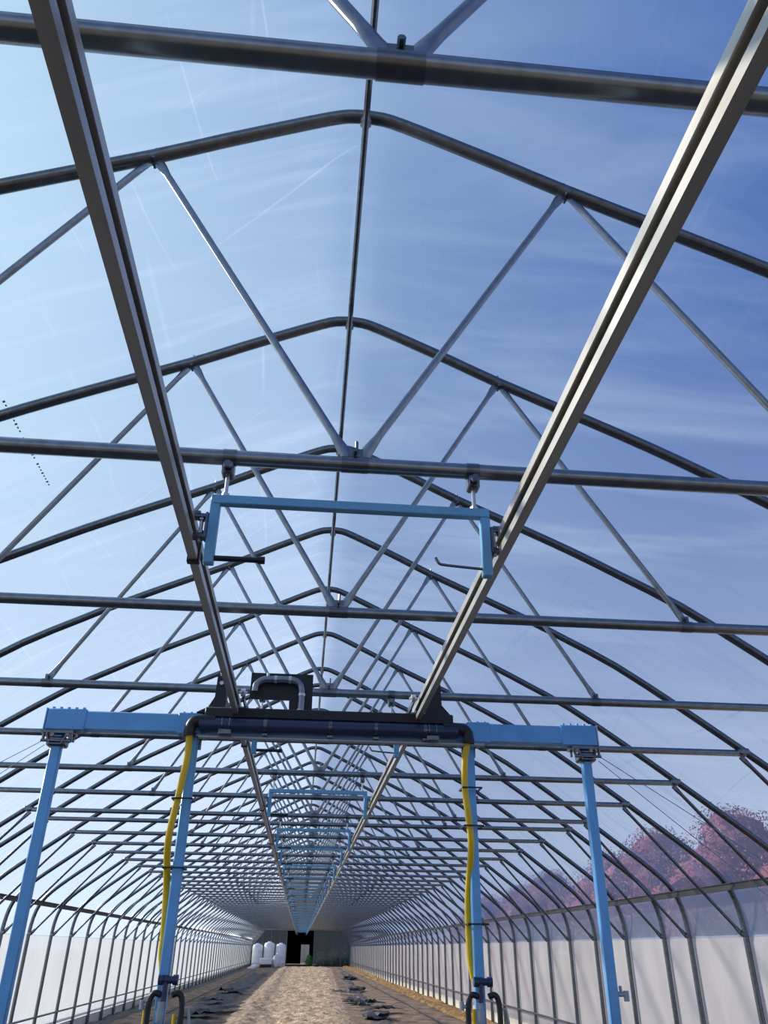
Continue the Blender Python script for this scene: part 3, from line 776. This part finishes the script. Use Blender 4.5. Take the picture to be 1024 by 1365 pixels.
def blob(bm, c, rx, ry, rz, seed, sub=3, rough=.35):
    r = bmesh.ops.create_icosphere(bm, subdivisions=sub, radius=1)
    for v in r['verts']:
        k = 1 + rough * noise.noise(v.co * 1.6 + Vector((seed, 0, 0))) + .12 * noise.noise(v.co * 5 + Vector((seed, 3, 0)))
        v.co = Vector((c[0] + v.co.x * rx * k, c[1] + v.co.y * ry * k, c[2] + v.co.z * rz * k))


# three white tanks, a tub and a bag at the far left
for i, (x, r, h) in enumerate(((-3.72, .45, 1.78), (-2.70, .46, 1.92), (-1.68, .45, 1.82))):
    e = empty('water_tank', (x, 80.2, 0), ['white upright tank standing far left against the side wall', 'tallest middle one of the three far white tanks', 'white upright tank next to the dark doorway at the far end'][i], 'tank', 'white tanks at the far end')
    bm = B(); zz_ = [0, .05, .30, .33, .36, .80, .83, .86, 1.2, 1.23, 1.26, h - .22, h - .08, h - .01]; rr = [r * .96, r, r, r * 1.03, r, r, r * 1.03, r, r, r * 1.03, r, r, r * .82, r * .38]
    tube(bm, [(0, 0, z) for z in zz_], rr, 24); mk('body', bm, M_white, e)
    bm = B(); tube(bm, [(0, 0, h - .02), (0, 0, h + .05)], r * .32, 16); mk('lid', bm, M_white, e)
    bm = B(); tube(bm, [(0, -r, .14), (0, -r - .10, .14)], .04, 8); mk('outlet', bm, M_black, e)
e = empty('plastic_tub', (-2.85, 78.2, 0), 'low white tub with dark base in front of the far tanks', 'tub')
bm = B(); box(bm, (0, 0, .46), (1.05, .9, .50), bev=.07); mk('body', bm, M_white, e)
bm = B(); box(bm, (0, 0, .12), (1.0, .86, .22), bev=.04); mk('base', bm, M_blackplate, e)
bm = B(); blob(bm, (0, 0, 0), .42, .42, .62, 3, 3, .3)
for v in bm.verts: v.co.z = max(-.42, v.co.z); v.co.x *= 1 - .3 * max(0, v.co.z); v.co.z += .42
o = mk('bulk_bag', bm, M_bag); o.location = (-1.95, 78.4, 0); tag(o, 'slumped white woven sack beside the low white tub', 'sack')
for i, (x, y, s) in enumerate(((-3.75, 78.3, .22), (-3.70, 75.6, .16), (-3.78, 72.5, .16))):
    bm = B(); blob(bm, (0, 0, 0), s * 1.5, s * 1.1, s * .7, 11 + i, 3, .5)
    for v in bm.verts: v.co.z = max(-s * .3, v.co.z) + s * .3
    o = mk('rumpled_sack', bm, M_bag); o.location = (x, y, 0)
    tag(o, ['pale rumpled sack lying on the soil just before the far tanks', 'middle small rumpled sack on the soil by the far left wall', 'nearest small rumpled sack on the soil by the far left wall'][i], 'sack', 'rumpled sacks on the far left soil')
# green shrubs behind the glazing on the right of the doorway
for i, (x, w, h) in enumerate(((2.0, .42, .75), (3.15, .45, .9), (4.2, .38, .7), (.95, .34, .55))):
    e = empty('green_shrub', (x, YE + 1.6, 0), ['green shrub just right of the far doorway behind glazing', 'middle green shrub behind the far right glazing', 'green shrub in the far right corner behind glazing', 'low green weeds in the far doorway'][i], 'shrub', 'green shrubs past the end wall')
    bm = B(); leaf_blob(bm, (0, 0, h * .75), w, .5, h * .72, 500, .07, i + 20); mk('foliage', bm, M_greenleaf, e, False)
    bm = B(); blob(bm, (0, 0, h * .7), w * .8, .4, h * .6, i + 20, 2); mk('inner_foliage', bm, M_greenleaf, e)
    bm = B(); tube(bm, [(0, 0, 0), (0.02, 0, h * .6)], .03, 6); mk('stem', bm, M_bark, e)

# ------------------------------------------------------------------ red-leaved trees outside on the right
trees = [(14.0, 20.0, 5.8), (14.2, 26.5, 5.9), (13.8, 33.0, 6.0), (14.4, 40, 5.9), (13.6, 47.5, 5.7), (14.2, 55, 5.4), (13.8, 62.5, 5.2), (14.3, 70.5, 5.0)]
tl = ['nearest', 'second nearest', 'third nearest', 'fourth nearest', 'fifth nearest', 'sixth nearest', 'seventh nearest', 'farthest']
proto = None
for i, (x, y, h) in enumerate(trees):
    lab = tl[i] + ' red-leaved tree glowing pink through the right roof film'
    if proto is None:
        e = empty('red_leaved_tree', (x, y, 0), lab, 'tree', 'red-leaved trees outside'); k = []
        bm = B(); bc = B()
        for q, (dx, dy, z, r) in enumerate(((0, 0, 3.9, 2.1), (1.1, .9, 3.3, 1.6), (-1.0, 1.3, 3.2, 1.6), (.3, -1.5, 3.4, 1.6), (-.5, .2, 5.0, 1.3), (.2, 1.9, 2.5, 1.4), (-.9, -1.2, 2.4, 1.4), (.4, -2.3, 2.1, 1.2))):
            leaf_blob(bm, (dx, dy, z), r, r, r * .85, 3000, .05, q + 1); blob(bc, (dx, dy, z), r * .84, r * .84, r * .7, q + 1, 3)
        k.append(mk('foliage', bm, M_redleaf, e, False)); k.append(mk('inner_foliage', bc, M_redcore, e))
        bm = B(); tube(bm, bez([(0, 0, 0), (.08, .03, 1.0), (-.05, 0, 2.2), (0, .05, 3.6)], 3), [.20 - .012 * j for j in range(10)], 8)
        tube(bm, [(0, 0, 1.6), (.8, .6, 2.7)], [.09, .05], 6); tube(bm, [(0, 0, 1.5), (-.7, .9, 2.6)], [.09, .05], 6)
        k.append(mk('trunk', bm, M_bark, e)); kids[e.name] = k; proto = e; o = e
    else:
        o = copy_thing(proto, (x, y, 0), lab)
    s = h / 6.4; o.scale = (s, s, s); o.rotation_euler = (0, 0, i * 1.1)
